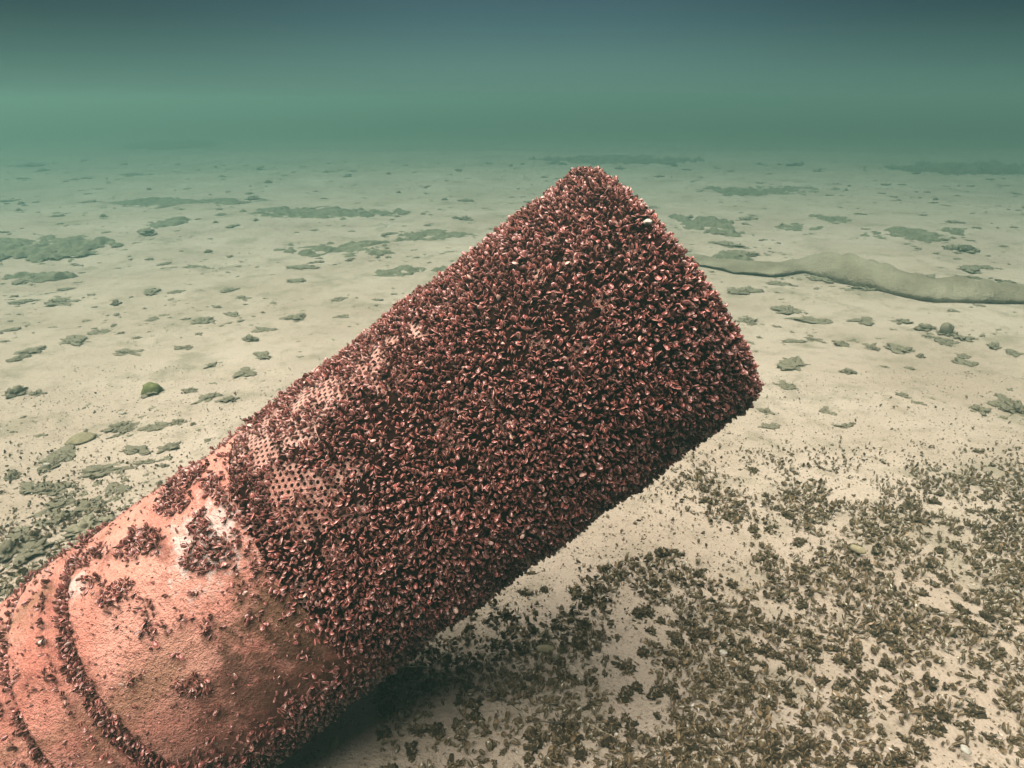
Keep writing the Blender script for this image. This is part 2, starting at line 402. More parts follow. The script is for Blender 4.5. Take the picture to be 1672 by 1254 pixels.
# perforated screen: real round holes in a staggered pattern
circ = 2*math.pi*RAD; NH = 140; pitch = circ/NH; rowh = pitch*math.sqrt(3)/2
s0 = S_SCREEN+.010; s1 = S_TIP-.012; nrow = int((s1-s0)/rowh)
hr = pitch*.295; nh = 10
hexa = np.array([(math.cos(a)*pitch/math.sqrt(3), math.sin(a)*pitch/math.sqrt(3)) for a in [R_(30+60*k) for k in range(6)]])  # pointy along s
V = []; F4 = []; F3 = []
ringa = np.arange(12)/12*2*np.pi + R_(30)
outer = []
for k in range(6):
    outer.append(hexa[k]); outer.append((hexa[k]+hexa[(k+1) % 6])/2)
outer = np.array(outer)
inner = np.stack([np.cos(ringa)*hr, np.sin(ringa)*hr], 1)
for row in range(nrow):
    for j in range(NH):
        cu = (j+.5*(row % 2))*pitch; cs = s0+pitch*.6+row*rowh
        b = len(V)
        for q in outer: V.append((cu+q[0], cs+q[1], 0))
        for q in inner: V.append((cu+q[0], cs+q[1], 0))
        for q in inner: V.append((cu+q[0], cs+q[1], -.004))
        for k in range(12):
            k2 = (k+1) % 12
            F4.append((b+k, b+k2, b+12+k2, b+12+k)); F4.append((b+12+k, b+12+k2, b+24+k2, b+24+k))
V = np.array(V); ph = V[:, 0]/RAD; rr = RAD+V[:, 2]
VV = np.stack([rr*np.cos(ph), rr*np.sin(ph), V[:, 1]-base_s], -1)
link('perforated_screen', mesh('perforated_screen', VV, [np.array(F4)], M_screen, smooth=False), pipe)
lathe([S_SCREEN-.02, S_SCREEN+.2, S_TIP-.2, S_TIP-.01], lambda s: RAD-.030, flat('painted_hollow_dark', (.03, .012, .010)), 'hollow_dark_tube', pipe, nphi=64)  # dark-coloured tube added to stand for the unlit hollow behind the holes

# ------------------------------------------------------------------ mussels on the pipe
# surface coordinates (s, phi), phi=0 faces the camera
ds = .0061
cand = []
for s in np.arange(-1.10, S_TIP+.004, ds):
    nph = int(2*math.pi*RAD/ds)
    ph = (np.arange(nph)+rng.uniform(0, 1, nph))/nph*2*np.pi
    cand.append(np.stack([s+rng.uniform(-.5, .5, nph)*ds, ph], 1))
cand = np.concatenate(cand)
S, PHI = cand[:, 0], cand[:, 1]
RR = np.array([RAD+.001 if s > S_SCREEN else radius(s) for s in S])
PL0 = cyl(S, PHI, RR)
PL = cyl(S, PHI, RR); PWLD = loc2w(PL)
NL = np.stack([np.cos(PHI), np.sin(PHI), 0*PHI], 1); NW = NL @ RM.T
PX, PY, DZ = project(PWLD)
def noise3(P, sc_, off=0):
    return np.array([mn.noise(Vector((p[0]*sc_+off, p[1]*sc_, p[2]*sc_))) for p in P])
n_hi = noise3(PL, 22, 5); n_mid = noise3(PL, 9, 1); n_lo = noise3(PL, 4, 9); n_cl = noise3(PL, 38, 3)
hump = .006*np.clip(n_mid+.15, 0, 1)+.005*np.clip(n_lo+n_hi*.5, 0, 1)
facing = ((EYE-PWLD)*NW).sum(1) > 0
def ell(cx, cy, rx, ry, ang=0):
    c, s_ = math.cos(R_(ang)), math.sin(R_(ang)); dx, dy = PX-cx, PY-cy
    u = dx*c+dy*s_; v = -dx*s_+dy*c
    return np.where(facing, np.clip(1.5-(u/rx)**2-(v/ry)**2, 0, 1), 0)
scr = S > S_SCREEN-.005
prob = np.zeros(len(S))
# screen: crusted, with gaps where the perforations show
gap = np.zeros(len(S))
GAPS = [(445, 700, 100, 52, -38, .84), (600, 590, 60, 18, -38, .7), (535, 640, 45, 20, -38, .8), (500, 700, 40, 30, -38, .6), (490, 805, 50, 60, -30, .82), (575, 610, 85, 35, -38, .5), (520, 655, 50, 30, -38, .75), (684, 545, 24, 14, 20, .9),
          (560, 780, 45, 35, 0, .45), (505, 955, 22, 50, 25, .7), (540, 900, 22, 22, 0, .5), (620, 660, 40, 30, 0, .35), (640, 1090, 45, 20, -40, .4), (370, 730, 40, 22, -38, .5)]
for e in GAPS:
    gap = np.maximum(gap, ell(*e[:5])*e[5])
near_base = np.clip((-.25-S)/.25, 0, 1)
p_s = .97-gap*np.clip(.78+n_hi*1.5, .12, .90)
p_s -= np.clip(n_hi-.28, 0, 1)*1.2*near_base + np.clip(n_hi-.38, 0, 1)*.8
prob = np.where(scr, p_s, 0)
# solid section: clusters and singles
low = np.clip(np.sin(PHI)*0, 0, 0)
under = np.clip((-(NW[:, 2])-.02-.25*(S+.75))/.30, 0, 1)           # the shaded underside is grown over
clus = np.zeros(len(S))
for e in [(345, 905, 42, 26, -15, 1), (235, 885, 34, 22, -20, .95), (330, 860, 18, 22, 0, .9), (285, 825, 28, 14, -30, .8), (420, 925, 18, 12, 40, .85), (455, 940, 14, 10, 0, .85),
          (250, 1030, 17, 20, 0, .8), (300, 1012, 9, 9, 0, .8), (342, 1020, 11, 14, 0, .8), (318, 1118, 28, 15, 10, .8), (218, 1112, 14, 9, 0, .7), (410, 1005, 12, 9, 0, .7),
          (190, 970, 34, 18, -20, .7), (240, 990, 10, 13, 0, .8), (155, 950, 20, 14, 0, .6), (318, 965, 9, 9, 0, .7), (300, 790, 45, 14, -38, .75), (390, 815, 36, 30, 0, .85), (500, 1070, 12, 10, 0, .6),
          (80, 1035, 14, 9, 0, .6), (298, 1070, 10, 6, 0, .6), (150, 910, 40, 9, -30, .6), (75, 1100, 10, 12, 0, .5), (200, 905, 12, 12, 0, .7), (370, 780, 40, 16, -30, .9), (405, 870, 30, 22, 20, .9)]:
    clus = np.maximum(clus, ell(*e[:5])*e[5])
edge_s = np.clip((S+.60)/.05, 0, 1)
p_w = .018+clus*.95+np.clip(n_cl-.42, 0, 1)*1.3+edge_s*np.clip(.35+n_mid*1.6, 0, .9)+under*np.clip(.75+n_mid, .3, .95)
groove = ((S < -.850) & (S > -.897)) | ((S < -.972) & (S > -1.004))
p_g = np.where(S > -.93, .97, .70)+n_mid*.25
prob = np.where(~scr, np.where(groove, p_g, p_w), prob)
prob = np.where((~scr) & (S > -.972) & (S < -.892), prob*.9+.02, prob)
prob = np.where(facing | (NW[:, 2] > .3), prob, prob*.55)
keep = rng.uniform(0, 1, len(S)) < prob
def mussel_set(k, lift, smin, smax):
    n = k.sum()
    tilt = rng.uniform(.15, 1.25, n); spin = rng.uniform(0, 2*np.pi, n); roll = rng.uniform(0, 2*np.pi, n)
    flatten = (~scr[k]) & ~groove[k]
    tilt = np.where(flatten & (rng.uniform(0, 1, n) < .5), rng.uniform(1.0, 1.45, n), tilt)
    rot = frames(NW[k], tilt, spin, roll)
    size = rng.uniform(smin, smax, n)*np.where(rng.uniform(0, 1, n) < .12, 1.25, 1)
    size = np.where(flatten & (clus[k] < .1) & (under[k] < .2), size*rng.uniform(.45, 1.0, n), size)
    pos = PWLD[k]+NW[k]*(lift+.0015*rng.normal(size=n)[:, None]) if np.ndim(lift) else PWLD[k]+NW[k]*(lift+.001*rng.normal(size=(n, 1)))
    pos = pos+NW[k]*(hump[k]*scr[k]*(lift > .002))[:, None]
    tone = np.clip(rng.beta(1.7, 2.4, n)+.12*n_lo[k], 0, .97)
    tone = np.where(rng.uniform(0, 1, n) < .02, 1., tone)
    return pos, rot, size, tone, S[k], PHI[k]
# byssus and silt matting between the crusted mussels: a thin lumpy skin with gaps where the holes show
bs = np.arange(S_SCREEN+.012, S_TIP+.001, .006); bp = np.arange(260)/260*2*np.pi
BS, BP = np.meshgrid(bs, bp, indexing='ij'); bl = cyl(BS.ravel(), BP.ravel(), np.full(BS.size, RAD))
bw = loc2w(bl); PXo, PYo, fo = PX, PY, facing
PX, PY, _ = project(bw); facing = ((EYE-bw)*(np.stack([np.cos(BP.ravel()), np.sin(BP.ravel()), 0*BP.ravel()], 1) @ RM.T)).sum(1) > 0
gb = np.zeros(BS.size)
for e in GAPS: gb = np.maximum(gb, ell(*e[:5])*e[5])
PX, PY, facing = PXo, PYo, fo
bn1 = noise3(bl, 30, 2); bn2 = noise3(bl, 85, 6); bn3 = noise3(bl, 11, 6)
hole = (gb*1.3+bn1*.9+bn3*.35 > .42)
bl2 = cyl(BS.ravel(), BP.ravel(), RAD+.0012+.0022*np.clip(1+bn2, 0, 2)*(~hole)); gi = np.arange(BS.size).reshape(BS.shape); gj = np.roll(gi, -1, 1)
bf = np.stack([gi[:-1], gj[:-1], gj[1:], gi[1:]], -1).reshape(-1, 4); bf = bf[~hole[bf].any(1)]
used = np.unique(bf); rem = np.full(BS.size, -1); rem[used] = np.arange(len(used))
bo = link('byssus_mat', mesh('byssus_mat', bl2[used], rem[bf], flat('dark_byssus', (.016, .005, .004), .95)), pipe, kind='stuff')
A = mussel_set(keep, 0.0, .0066, .0135)
lump = np.clip(.45+n_mid*1.5+n_lo*.6, .05, 1.)
k2 = keep & (scr | (clus > .3) | (under > .5) | groove) & (rng.uniform(0, 1, len(S)) < np.where(scr, .75*lump*(1-gap), .6))
B = mussel_set(k2, .0042, .0062, .0125)
kj = (~scr) & (rng.uniform(0, 1, len(S)) < .15+.2*np.clip(n_mid, 0, 1)) & ~keep
J = mussel_set(kj, -.0005, .0035, .0085)
# a fringe round the end cap
nC = 4800
q = np.where(rng.uniform(0, 1, nC) < .45, rng.uniform(.955, 1.0, nC), np.sqrt(rng.uniform(0, 1, nC))); pc = rng.uniform(0, 2*np.pi, nC); rc = q*RAD
posC = loc2w(np.stack([rc*np.cos(pc), rc*np.sin(pc), S_TIP+.012-.014*(q > .955)*rng.uniform(0, 1, nC)-base_s], 1))
nrmC = np.tile(AXW, (nC, 1))+0.5*(np.stack([np.cos(pc), np.sin(pc), 0*pc], 1) @ RM.T)*(q[:, None]**6)
Cc = (posC, frames(nrmC, rng.uniform(.1, 1.2, nC), rng.uniform(0, 6.28, nC), rng.uniform(0, 6.28, nC)), rng.uniform(.0075, .0135, nC), rng.beta(1.7, 2.4, nC), np.full(nC, S_TIP), pc)
pos, rot, size, tone, SS, PP = [np.concatenate(t) for t in zip(A, B, J, Cc)]

# ------------------------------------------------------------------ mussels on the bed
def bed_density(px, py, X, Y, n1, n2):
    """how much of the bed is covered with shells where the photo shows them"""
    d = np.zeros(len(px))
    R = np.clip((px-640)/160, 0, 1)            # right of the pipe
    line = 705+np.clip((1150-px)/400, 0, 1)*170
    d = np.where(px > 600, np.clip((py-line)/150, 0, 1)*.80, d)
    lf = px <= 620
    d = np.where(lf, np.clip((py-720)/150, 0, 1)*.42*np.clip(1.25-px/420, 0, 1), d)
    for cx, cy, rx, ry, am in [(945, 895, 75, 45, .75), (1000, 870, 70, 45, .7), (1120, 880, 90, 34, .8), (1190, 925, 45, 30, .8), (1025, 1010, 34, 62, .85), (900, 985, 60, 45, .5), (840, 1000, 60, 30, .45), (1090, 830, 70, 30, .5),
                               (1300, 1190, 60, 22, .5), (980, 1130, 60, 20, .35), (1560, 935, 20, 26, .6), (1440, 1060, 45, 14, .5), (690, 1180, 40, 30, .45), (1610, 830, 60, 20, .3), (850, 1090, 40, 25, .4)]:
        g = np.clip(1.6-((px-cx)/rx)**2-((py-cy)/ry)**2, 0, 1); d = d*(1-g*am)
    d = d*np.clip(.70+n1*1.6+n2*1.3, .05, 1.15)
    d = np.where(py < 705, d+.0, d)
    return d
sp_ = .0125
gx = np.arange(-2.3, 3.2, sp_); gy = np.arange(-.15, 3.4, sp_)
XX, YY = np.meshgrid(gx, gy); XX = XX.ravel()+rng.uniform(-.5, .5, XX.size)*sp_; YY = YY.ravel()+rng.uniform(-.5, .5, YY.size)*sp_
fx, fy, fz = project(np.stack([XX, YY, 0*XX], 1))
inf = (fz > .1) & (fx > -160) & (fx < PW+160) & (fy < PH+170) & (fy > 560)
XX, YY, fx, fy = XX[inf], YY[inf], fx[inf], fy[inf]
fn1 = np.array([mn.noise(Vector((a*5.5, b*5.5, 2))) for a, b in zip(XX, YY)]); fn2 = np.array([mn.noise(Vector((a*17, b*17, 8))) for a, b in zip(XX, YY)])
dn = bed_density(fx, fy, XX, YY, fn1, fn2)
kf = rng.uniform(0, 1, len(XX)) < dn*1.5+.008*(fy > 640)
XX, YY, fx, fy = XX[kf], YY[kf], fx[kf], fy[kf]; dnk = dn[kf]; nF = len(XX)
ZZ = np.array([bedz(a, b) for a, b in zip(XX, YY)])
up3 = np.tile(np.array([[0, 0, 1.]]), (nF, 1))
tiltF = np.where(rng.uniform(0, 1, nF) < .4, rng.uniform(1.1, 1.6, nF), rng.uniform(.2, 1.1, nF))
rotF = frames(up3, tiltF, rng.uniform(0, 6.28, nF), rng.uniform(0, 6.28, nF))
sizeF = rng.uniform(.009, .023, nF)*np.where(dnk > .3, 1.05, .75)
heap = rng.uniform(0, 1, nF)**2*np.clip(dnk, 0, 1)*.012
posF = np.stack([XX, YY, ZZ+.001+heap], 1)
toneF = np.clip(rng.beta(1.1, 3.6, nF), 0, .95); wh = rng.uniform(0, 1, nF) < .05; toneF = np.where(wh, 1., toneF); sizeF = np.where(wh, sizeF*.55, sizeF)

# ------------------------------------------------------------------ the 300 mussels that show largest are things of their own
def shown(pos, size):
    x, y, z = project(pos)
    ins = (x > 4) & (x < PW-4) & (y > 4) & (y < PH-4) & (z > .1)
    return np.where(ins, size*FLEN/z, 0)
visP = shown(pos, size)
Plocal = (pos-org) @ RM
facP = ((EYE-pos)*(np.stack([np.cos(PP), np.sin(PP), 0*PP], 1) @ RM.T)).sum(1) > .25
visP = np.where(facP, visP, 0)*np.where(SS < S_SCREEN, 1.15, .95)
visF = shown(posF, sizeF)
visF = np.where((fx > 640+(1254-fy)*-.1) & (fx > 560), visF, 0)*1.05
# the bed behind the pipe is not seen
line_hide = (fy < 1254-(fx-490)*.80) & (fx < 1235) & (fy > 560)
visF = np.where(line_hide, 0, visF)
allv = np.concatenate([visP, visF]); top = np.argsort(-allv)[:300]
topP = top[top < len(visP)]; topF = top[top >= len(visP)]-len(visP)
print('mussels on pipe', len(pos), 'bed', nF, 'individual', len(topP), len(topF))
def single_protos(m, tag):
    res = []
    for k in range(len(TEMPL)):
        for tn in (.1, .3, .5, .75, 1.0):
            Vt, F4t, F3t, Et = mussel_template(50+k, 14, (.04, .16, .07, .30, .10, .02)[k])
            if True:
                a, b, c = Vt[F3t[0][0]], Vt[F3t[0][1]], Vt[F3t[0][2]]
                if np.cross(b-a, c-a)[0]*np.sign(a[0]) < 0: F4t, F3t = F4t[:, ::-1], F3t[:, ::-1]
            res.append((k, tn, mesh(tag, Vt*.015, [F4t, F3t], m, {'edge': Et, 'tone': np.full(len(Vt), tn)})))
    return res
PR = single_protos(M_red, 'mussel_on_pipe'); PO = single_protos(M_olive, 'mussel_on_bed')
def place_single(protos, i, p, r, sz, tn, label, group):
    best = [q for q in protos if abs(q[1]-tn) == min(abs(w_[1]-tn) for w_ in protos)]
    me = best[i % len(best)][2]
    o = bpy.data.objects.new('mussel', me)
    k = sz/.015
    M = Matrix([[r[a][b]*k for b in range(3)]+[p[a]] for a in range(3)]+[[0, 0, 0, 1]])
    o.matrix_world = M; C.objects.link(o)
    o['label'] = label; o['category'] = 'mussel'; o['group'] = group
for i in topP:
    s = SS[i]; x, y, _ = project(pos[i]); tn = tone[i]
    look = 'pale shelled' if tn > .9 else 'dark maroon' if tn < .3 else 'reddish brown' if tn < .6 else 'pinkish brown'
    if s > S_SCREEN-.005:
        where, g = (('on the perforated screen close to where the bare pipe wall begins' if s < -.35 else 'in the thick crust over the middle of the perforated screen'), 'mussels crusting the perforated screen')
    elif s < -.972 and s > -1.004: where, g = 'lodged in the thin outer groove at the near end of the pipe', 'mussels in the thin outer groove'
    elif -.892 < s < -.858: where, g = 'packed in the broad groove round the bare pipe wall', 'mussels in the broad groove'
    elif s < -.892: where, g = 'on the bare band between and beyond the two grooves', 'mussels on the banded pipe end'
    elif s < -.72: where, g = 'on the bare pink wall beside the broad groove', 'mussels by the broad groove'
    else: where, g = 'on the bare pink wall next to the screen edge', 'mussels by the screen edge'
    place_single(PR, int(i), pos[i], rot[i], size[i], tn, '%s mussel %s' % (look, where), g)
for i in topF:
    tn = toneF[i]
    look = 'bleached white' if tn > .9 else 'dark olive' if tn < .35 else 'olive brown' if tn < .6 else 'light brown'
    side = 'under the pipe near the bottom edge' if fx[i] < 900 else 'in the dense shell bed at the lower centre' if fx[i] < 1250 else 'in the dense shell bed in the lower right corner'
    place_single(PO, int(i), posF[i], rotF[i], sizeF[i], tn, '%s mussel lying %s' % (look, side), 'loose mussels '+side)
mk = np.ones(len(pos), bool); mk[topP] = False
nG = 60000
gx_, gy_ = rng.uniform(-2.2, 3.0, nG), rng.uniform(-.1, 1, nG)**1.0*3.2
ga, gb_, gz_ = project(np.stack([gx_, gy_, 0*gx_], 1))
gk = (gz_ > .1) & (ga > -60) & (ga < PW+60) & (gb_ > 560) & (gb_ < PH+60)
gk &= rng.uniform(0, 1, nG) < np.clip(.22+(gb_-600)/500., .1, 1)
gx_, gy_ = gx_[gk], gy_[gk]; nG = len(gx_)
gp = np.stack([gx_, gy_, [bedz(a, b)+.0005 for a, b in zip(gx_, gy_)]], 1)
gt = np.where(rng.uniform(0, 1, nG) < .16, 1., rng.uniform(.1, .9, nG))
link('shell_grit', merged_mussels('shell_grit', gp, frames(np.tile(np.array([[0, 0, 1.]]), (nG, 1)), rng.uniform(1.1, 1.57, nG), rng.uniform(0, 6.28, nG), rng.uniform(0, 6.28, nG)),
     rng.uniform(.003, .0085, nG), gt, M_olive), kind='stuff', cat='shell grit', label='fine broken shell and grit scattered over the near sediment')
link('mussel_crust', merged_mussels('mussel_crust', pos[mk], rot[mk], size[mk], tone[mk], M_red), kind='stuff', cat='mussels',
     label='thick crust of small reddish mussels covering the pipe and its screen')
mk = np.ones(nF, bool); mk[topF] = False
link('mussel_bed', merged_mussels('mussel_bed', posF[mk], rotF[mk], sizeF[mk], toneF[mk], M_olive), kind='stuff', cat='mussel bed',
     label='dense bed of loose olive brown mussels and shells on the sediment')

# ------------------------------------------------------------------ clumps of mussels bound with silt
def clump_mesh(seed, nm, flatk, szk=1.):
    r = np.random.default_rng(seed)
    nu, nv = 36, 12; V = [(0, 0, flatk)]; 
    for j in range(1, nv+1):
        th = j/nv*math.pi*.55
        for i in range(nu):
            a = i/nu*2*math.pi
            d = Vector((math.sin(th)*math.cos(a), math.sin(th)*math.sin(a), math.cos(th)))
            k = 1+.9*mn.noise(d*1.6+Vector((seed*3.1, 0, 0)))+.6*mn.noise(d*4.5+Vector((seed*7.7, 5, 0)))+.35*mn.noise(d*11+Vector((seed*2.7, 5, 8)))
            V.append((d.x*k*(1+.3*math.sin(seed)), d.y*k*(1-.3*math.sin(seed)), d.z*k*flatk))
    F4 = []; F3 = []
    for i in range(nu):
        i2 = (i+1) % nu; F3.append((0, 1+i, 1+i2))
        for j in range(nv-1):
            F4.append((1+j*nu+i, 1+(j+1)*nu+i, 1+(j+1)*nu+i2, 1+j*nu+i2))
    V = np.array(V); ncore = len(V)
    tri = np.array(F3); P = []; Nn = []
    pick = r.integers(0, ncore-nu*2, nm)
    P = V[pick]*r.uniform(.8, 1.02, (nm, 1)); Nn = V[pick]/np.array([1, 1, flatk])**2+.2*r.normal(size=(nm, 3)); Nn[:, 2] += .4
    rt = frames(Nn, r.uniform(.75, 1.5, nm), r.uniform(0, 6.28, nm), r.uniform(0, 6.28, nm)); szs = r.uniform(.38, .68, nm)*szk; tns = np.clip(r.beta(1.5, 2.6, nm), 0, .95)
    Vs = [V]; A4 = [np.array(F4)]; A3 = [tri]; E = [np.zeros(ncore)]; T = [np.full(ncore, .3)]; b = ncore
    for k in range(nm):
        Vt, f4, f3, e = TEMPL[k % 6]
        Vs.append((Vt*szs[k]) @ rt[k].T+P[k]); A4.append(f4+b); A3.append(f3+b); E.append(e); T.append(np.full(len(Vt), tns[k])); b += len(Vt)
    return np.concatenate(Vs), np.concatenate(A4), np.concatenate(A3), np.concatenate(E), np.concatenate(T), ncore, len(F4), len(F3)
CL = [clump_mesh(i+1, nm, fk) for i, (nm, fk) in enumerate([(22, .8), (26, .6), (18, .9), (30, .5), (24, .7), (20, 1.0)])]
FL = [clump_mesh(i+21, nm, fk, .3) for i, (nm, fk) in enumerate([(40, .30), (50, .24), (36, .34), (46, .27), (44, .22), (40, .4)])]
UP_ = [clump_mesh(i+41, nm, fk, .55) for i, (nm, fk) in enumerate([(26, .7), (30, .55), (24, .85), (28, .6)])]
def clump_me(c, name, shell=None):
    Vc, A4, A3, E, T, nc, n4, n3 = c
    me = mesh(name, Vc, [A4, A3], shell or M_olive, {'edge': E, 'tone': T}); me.materials.append(M_core if shell else M_core2)
    mi = np.zeros(len(A4)+len(A3), np.int32); mi[:n4] = 1; mi[len(A4):len(A4)+n3] = 1
    me.polygons.foreach_set('material_index', mi); return me
CLM = [clump_me(c, 'mussel_clump') for c in CL]; FLM = [clump_me(c, 'mussel_clump', M_dusty) for c in FL]; UPM = [clump_me(c, 'mussel_clump', M_dusty) for c in UP_]

clumps = []          # x, y, radius, flat?, look
def add_clump(x, y, r, fl): clumps.append((x, y, r, fl))
# clumps seen one by one in the photo (pixel, width in pixels)
for px, py, wd, fl in [(250, 641, 26, 0), (225, 742, 28, 0), (172, 770, 46, 1), (278, 738, 24, 0), (100, 742, 42, 1), (85, 758, 28, 0), (25, 648, 28, 0), (60, 645, 16, 0), (193, 700, 26, 0), (212, 703, 22, 0), (268, 703, 30, 1), (243, 706, 22, 1), (290, 698, 18, 0),
                       (155, 712, 22, 1), (90, 830, 40, 1), (150, 830, 36, 0), (190, 802, 34, 1), (60, 800, 34, 0), (20, 775, 22, 0), (150, 870, 48, 0), (100, 852, 30, 0), (240, 760, 24, 1), (10, 910, 38, 0), (40, 885, 30, 0), (60, 905, 40, 0), (95, 800, 30, 1), (100, 490, 40, 1), (8, 540, 20, 1),
                       (315, 428, 26, 1), (52, 577, 30, 1), (120, 560, 36, 1), (160, 545, 24, 1), (210, 577, 34, 1), (380, 510, 26, 1), (372, 467, 24, 1), (485, 455, 26, 1), (490, 430, 34, 1), (555, 487, 22, 1), (300, 570, 22, 1), (430, 585, 30, 1), (400, 610, 34, 1), (345, 600, 16, 0), (410, 560, 22, 0), (330, 520, 30, 1),
                       (395, 480, 24, 1), (245, 475, 30, 1), (430, 540, 30, 1), (480, 520, 34, 1), (250, 520, 18, 1), (30, 590, 18, 0), (340, 655, 34, 1), (310, 640, 18, 0), (375, 660, 22, 0),
                       (1215, 468, 34, 0), (1325, 515, 42, 1), (1284, 500, 36, 1), (1330, 545, 24, 1), (1302, 548, 24, 1), (1410, 518, 34, 1), (1475, 520, 20, 0), (1545, 540, 20, 0), (1545, 552, 24, 1), (1424, 558, 26, 1), (1375, 553, 20, 0), (1395, 548, 16, 1), (1470, 563, 34, 1), (1505, 575, 14, 0), (1575, 572, 20, 1), (1572, 548, 20, 0), (1625, 560, 18, 0), (1663, 573, 26, 1), (1580, 585, 30, 1),
                       (1297, 590, 44, 1), (1284, 622, 30, 1), (1385, 605, 18, 0), (1445, 594, 10, 0), (1488, 594, 12, 0), (1635, 657, 30, 1), (1660, 665, 30, 0), (1600, 665, 22, 0), (1473, 643, 14, 0), (1500, 655, 12, 0), (1350, 662, 20, 1), (1250, 668, 18, 0), (1255, 690, 26, 1), (1380, 690, 16, 0), (1430, 562, 14, 0), (1640, 645, 24, 1), (1576, 409, 26, 0), (1545, 463, 16, 0), (1580, 440, 30, 1), (1605, 436, 22, 1), (1586, 452, 24, 1), (1642, 460, 16, 0), (1510, 450, 34, 1),
                       (1208, 415, 44, 1), (1340, 450, 30, 1), (1270, 455, 26, 1), (1220, 520, 26, 1), (1190, 400, 40, 1), (1010, 940, 26, 0), (825, 1012, 18, 0), (960, 1120, 20, 0), (1055, 1000, 22, 0), (888, 965, 14, 0), (1105, 905, 20, 0), (868, 935, 11, 0), (1080, 905, 20, 0), (985, 930, 18, 0)]:
    p = at(px, py); z = math.hypot(p[0], math.hypot(p[1], CAMZ)); add_clump(p[0], p[1], wd*.5/FLEN*z, fl)
nhand = len(clumps)
# clumps scattered over the rest of the bed
tries = 13000
for _ in range(tries):
    u = random.random()
    py = 262+ (u**1.15)*1010; px = random.uniform(-80, PW+80)
    p = at(px, py); n_ = mn.noise(Vector((p[0]*1.1, p[1]*1.1, 4)))+.5*mn.noise(Vector((p[0]*3.3, p[1]*3.3, 9)))
    z = math.hypot(p[0], math.hypot(p[1], CAMZ))
    if py > 700 and px > 560:
        f_ = float(bed_density(np.array([px]), np.array([py]), None, None, np.array([n_*.5]), np.array([0.]))[0]); ok = f_*.36; r = random.uniform(.007, .018); fl = 0
    elif py > 700: ok = .16+1.1*n_; r = random.uniform(.005, .017); fl = random.random() < .3
    else:
        ok = .40+1.7*n_+(.2 if 320 < py < 520 else 0); r = (2.6+8*random.random()**2.5)*.5/FLEN*z*(2.2 if random.random() < .10 and py < 600 else 1); fl = random.random() < .7
        if py > 560: ok *= .5
    if random.random() < ok: add_clump(p[0], p[1], r, fl)
def behind_pipe(px, py):
    return (py > 965-px*.735 and py < 1254-(px-500)*.82 and px < 1235 and (py-275) > (px-945)*1.25) 
info = []
for i, (x, y, r, fl) in enumerate(clumps):
    a, b, z = project(np.array([x, y, 0.]))
    vis = r*FLEN/z if (0 < a < PW and 0 < b < PH and not behind_pipe(a, b)) else 0
    info.append((vis*(3 if i < nhand and vis else 1), i, a, b))
order = sorted(info, reverse=True); tops = set(t[1] for t in order[:300] if t[0] > 0)
stV, st4, st3, stE, stT, stMi4, stMi3 = [], [], [], [], [], [], []; base = 0
def clump_label(a, b, fl, r, py):
    look = 'low flat' if fl else 'knobbly upright'
    if b < 330: return look+' dark clump far off where the bed fades into green water', 'clumps far off in the haze'
    if b < 480:
        if a < 560: return look+' clump on the pale bed, far off left of the pipe', 'far clumps left of the pipe'
        return look+' clump beside the brown silt bank', 'clumps round the silt bank'
    if b < 720:
        if a < 620: return look+' olive mussel clump on bare pale silt left of the pipe', 'clumps on bare silt left of the pipe'
        return look+' olive mussel clump on pale silt between the pipe end and the silt bank', 'clumps on bare silt right of the pipe'
    if a < 500: return look+' mussel clump in the shelly patch behind the bare pipe wall', 'clumps behind the bare pipe wall'
    if a < 1080: return look+' mussel clump on the pale patch just below the crusted pipe', 'clumps below the crusted pipe'
    return look+' mussel clump in the dense shell bed at the lower right', 'clumps in the dense shell bed'
for vis, i, a, b in order:
    x, y, r, fl = clumps[i]
    src, srcm = (FL, FLM) if fl else ((CL, CLM) if b > 690 and a > 500 else (UP_, UPM))
    dusty = src is not CL
    k = i % len(src); ang = random.uniform(0, 6.28); sz = r/1.05; zk = .62 if (b < 720 or a < 500) else 1.
    z0 = bedz(x, y)-min(.002, r*.12)
    if i in tops:
        o = bpy.data.objects.new('mussel_clump', srcm[k]); o.location = (x, y, z0); o.rotation_euler = (0, 0, ang); o.scale = (sz, sz, sz*zk)
        C.objects.link(o); lb, gp = clump_label(a, b, fl, r, b)
        o['label'] = lb; o['category'] = 'mussel clump'; o['group'] = gp
    else:
        Vc, A4, A3, E, T, nc, n4, n3 = src[k]
        ca, sa = math.cos(ang), math.sin(ang)
        W = np.stack([Vc[:, 0]*ca-Vc[:, 1]*sa, Vc[:, 0]*sa+Vc[:, 1]*ca, Vc[:, 2]*zk], 1)*sz+np.array([x, y, z0])
        stV.append(W); st4.append(A4+base); st3.append(A3+base); stE.append(E); stT.append(T)
        m4 = np.full(len(A4), 2*dusty, np.int32); m4[:n4] = 1 if dusty else 3; m3 = np.full(len(A3), 2*dusty, np.int32); m3[:n3] = 1 if dusty else 3
        stMi4.append(m4); stMi3.append(m3); base += len(Vc)
print('clumps', len(clumps), 'individual', len(tops), 'tris', base)
me = mesh('mussel_litter', np.concatenate(stV), [np.concatenate(st4), np.concatenate(st3)], M_olive, {'edge': np.concatenate(stE), 'tone': np.concatenate(stT)})
me.materials.append(M_core); me.materials.append(M_dusty); me.materials.append(M_core2); me.polygons.foreach_set('material_index', np.concatenate(stMi4+stMi3))
link('mussel_litter', me, kind='stuff', cat='mussel litter', label='countless smaller clumps of mussels and silt strewn over the pale bed')

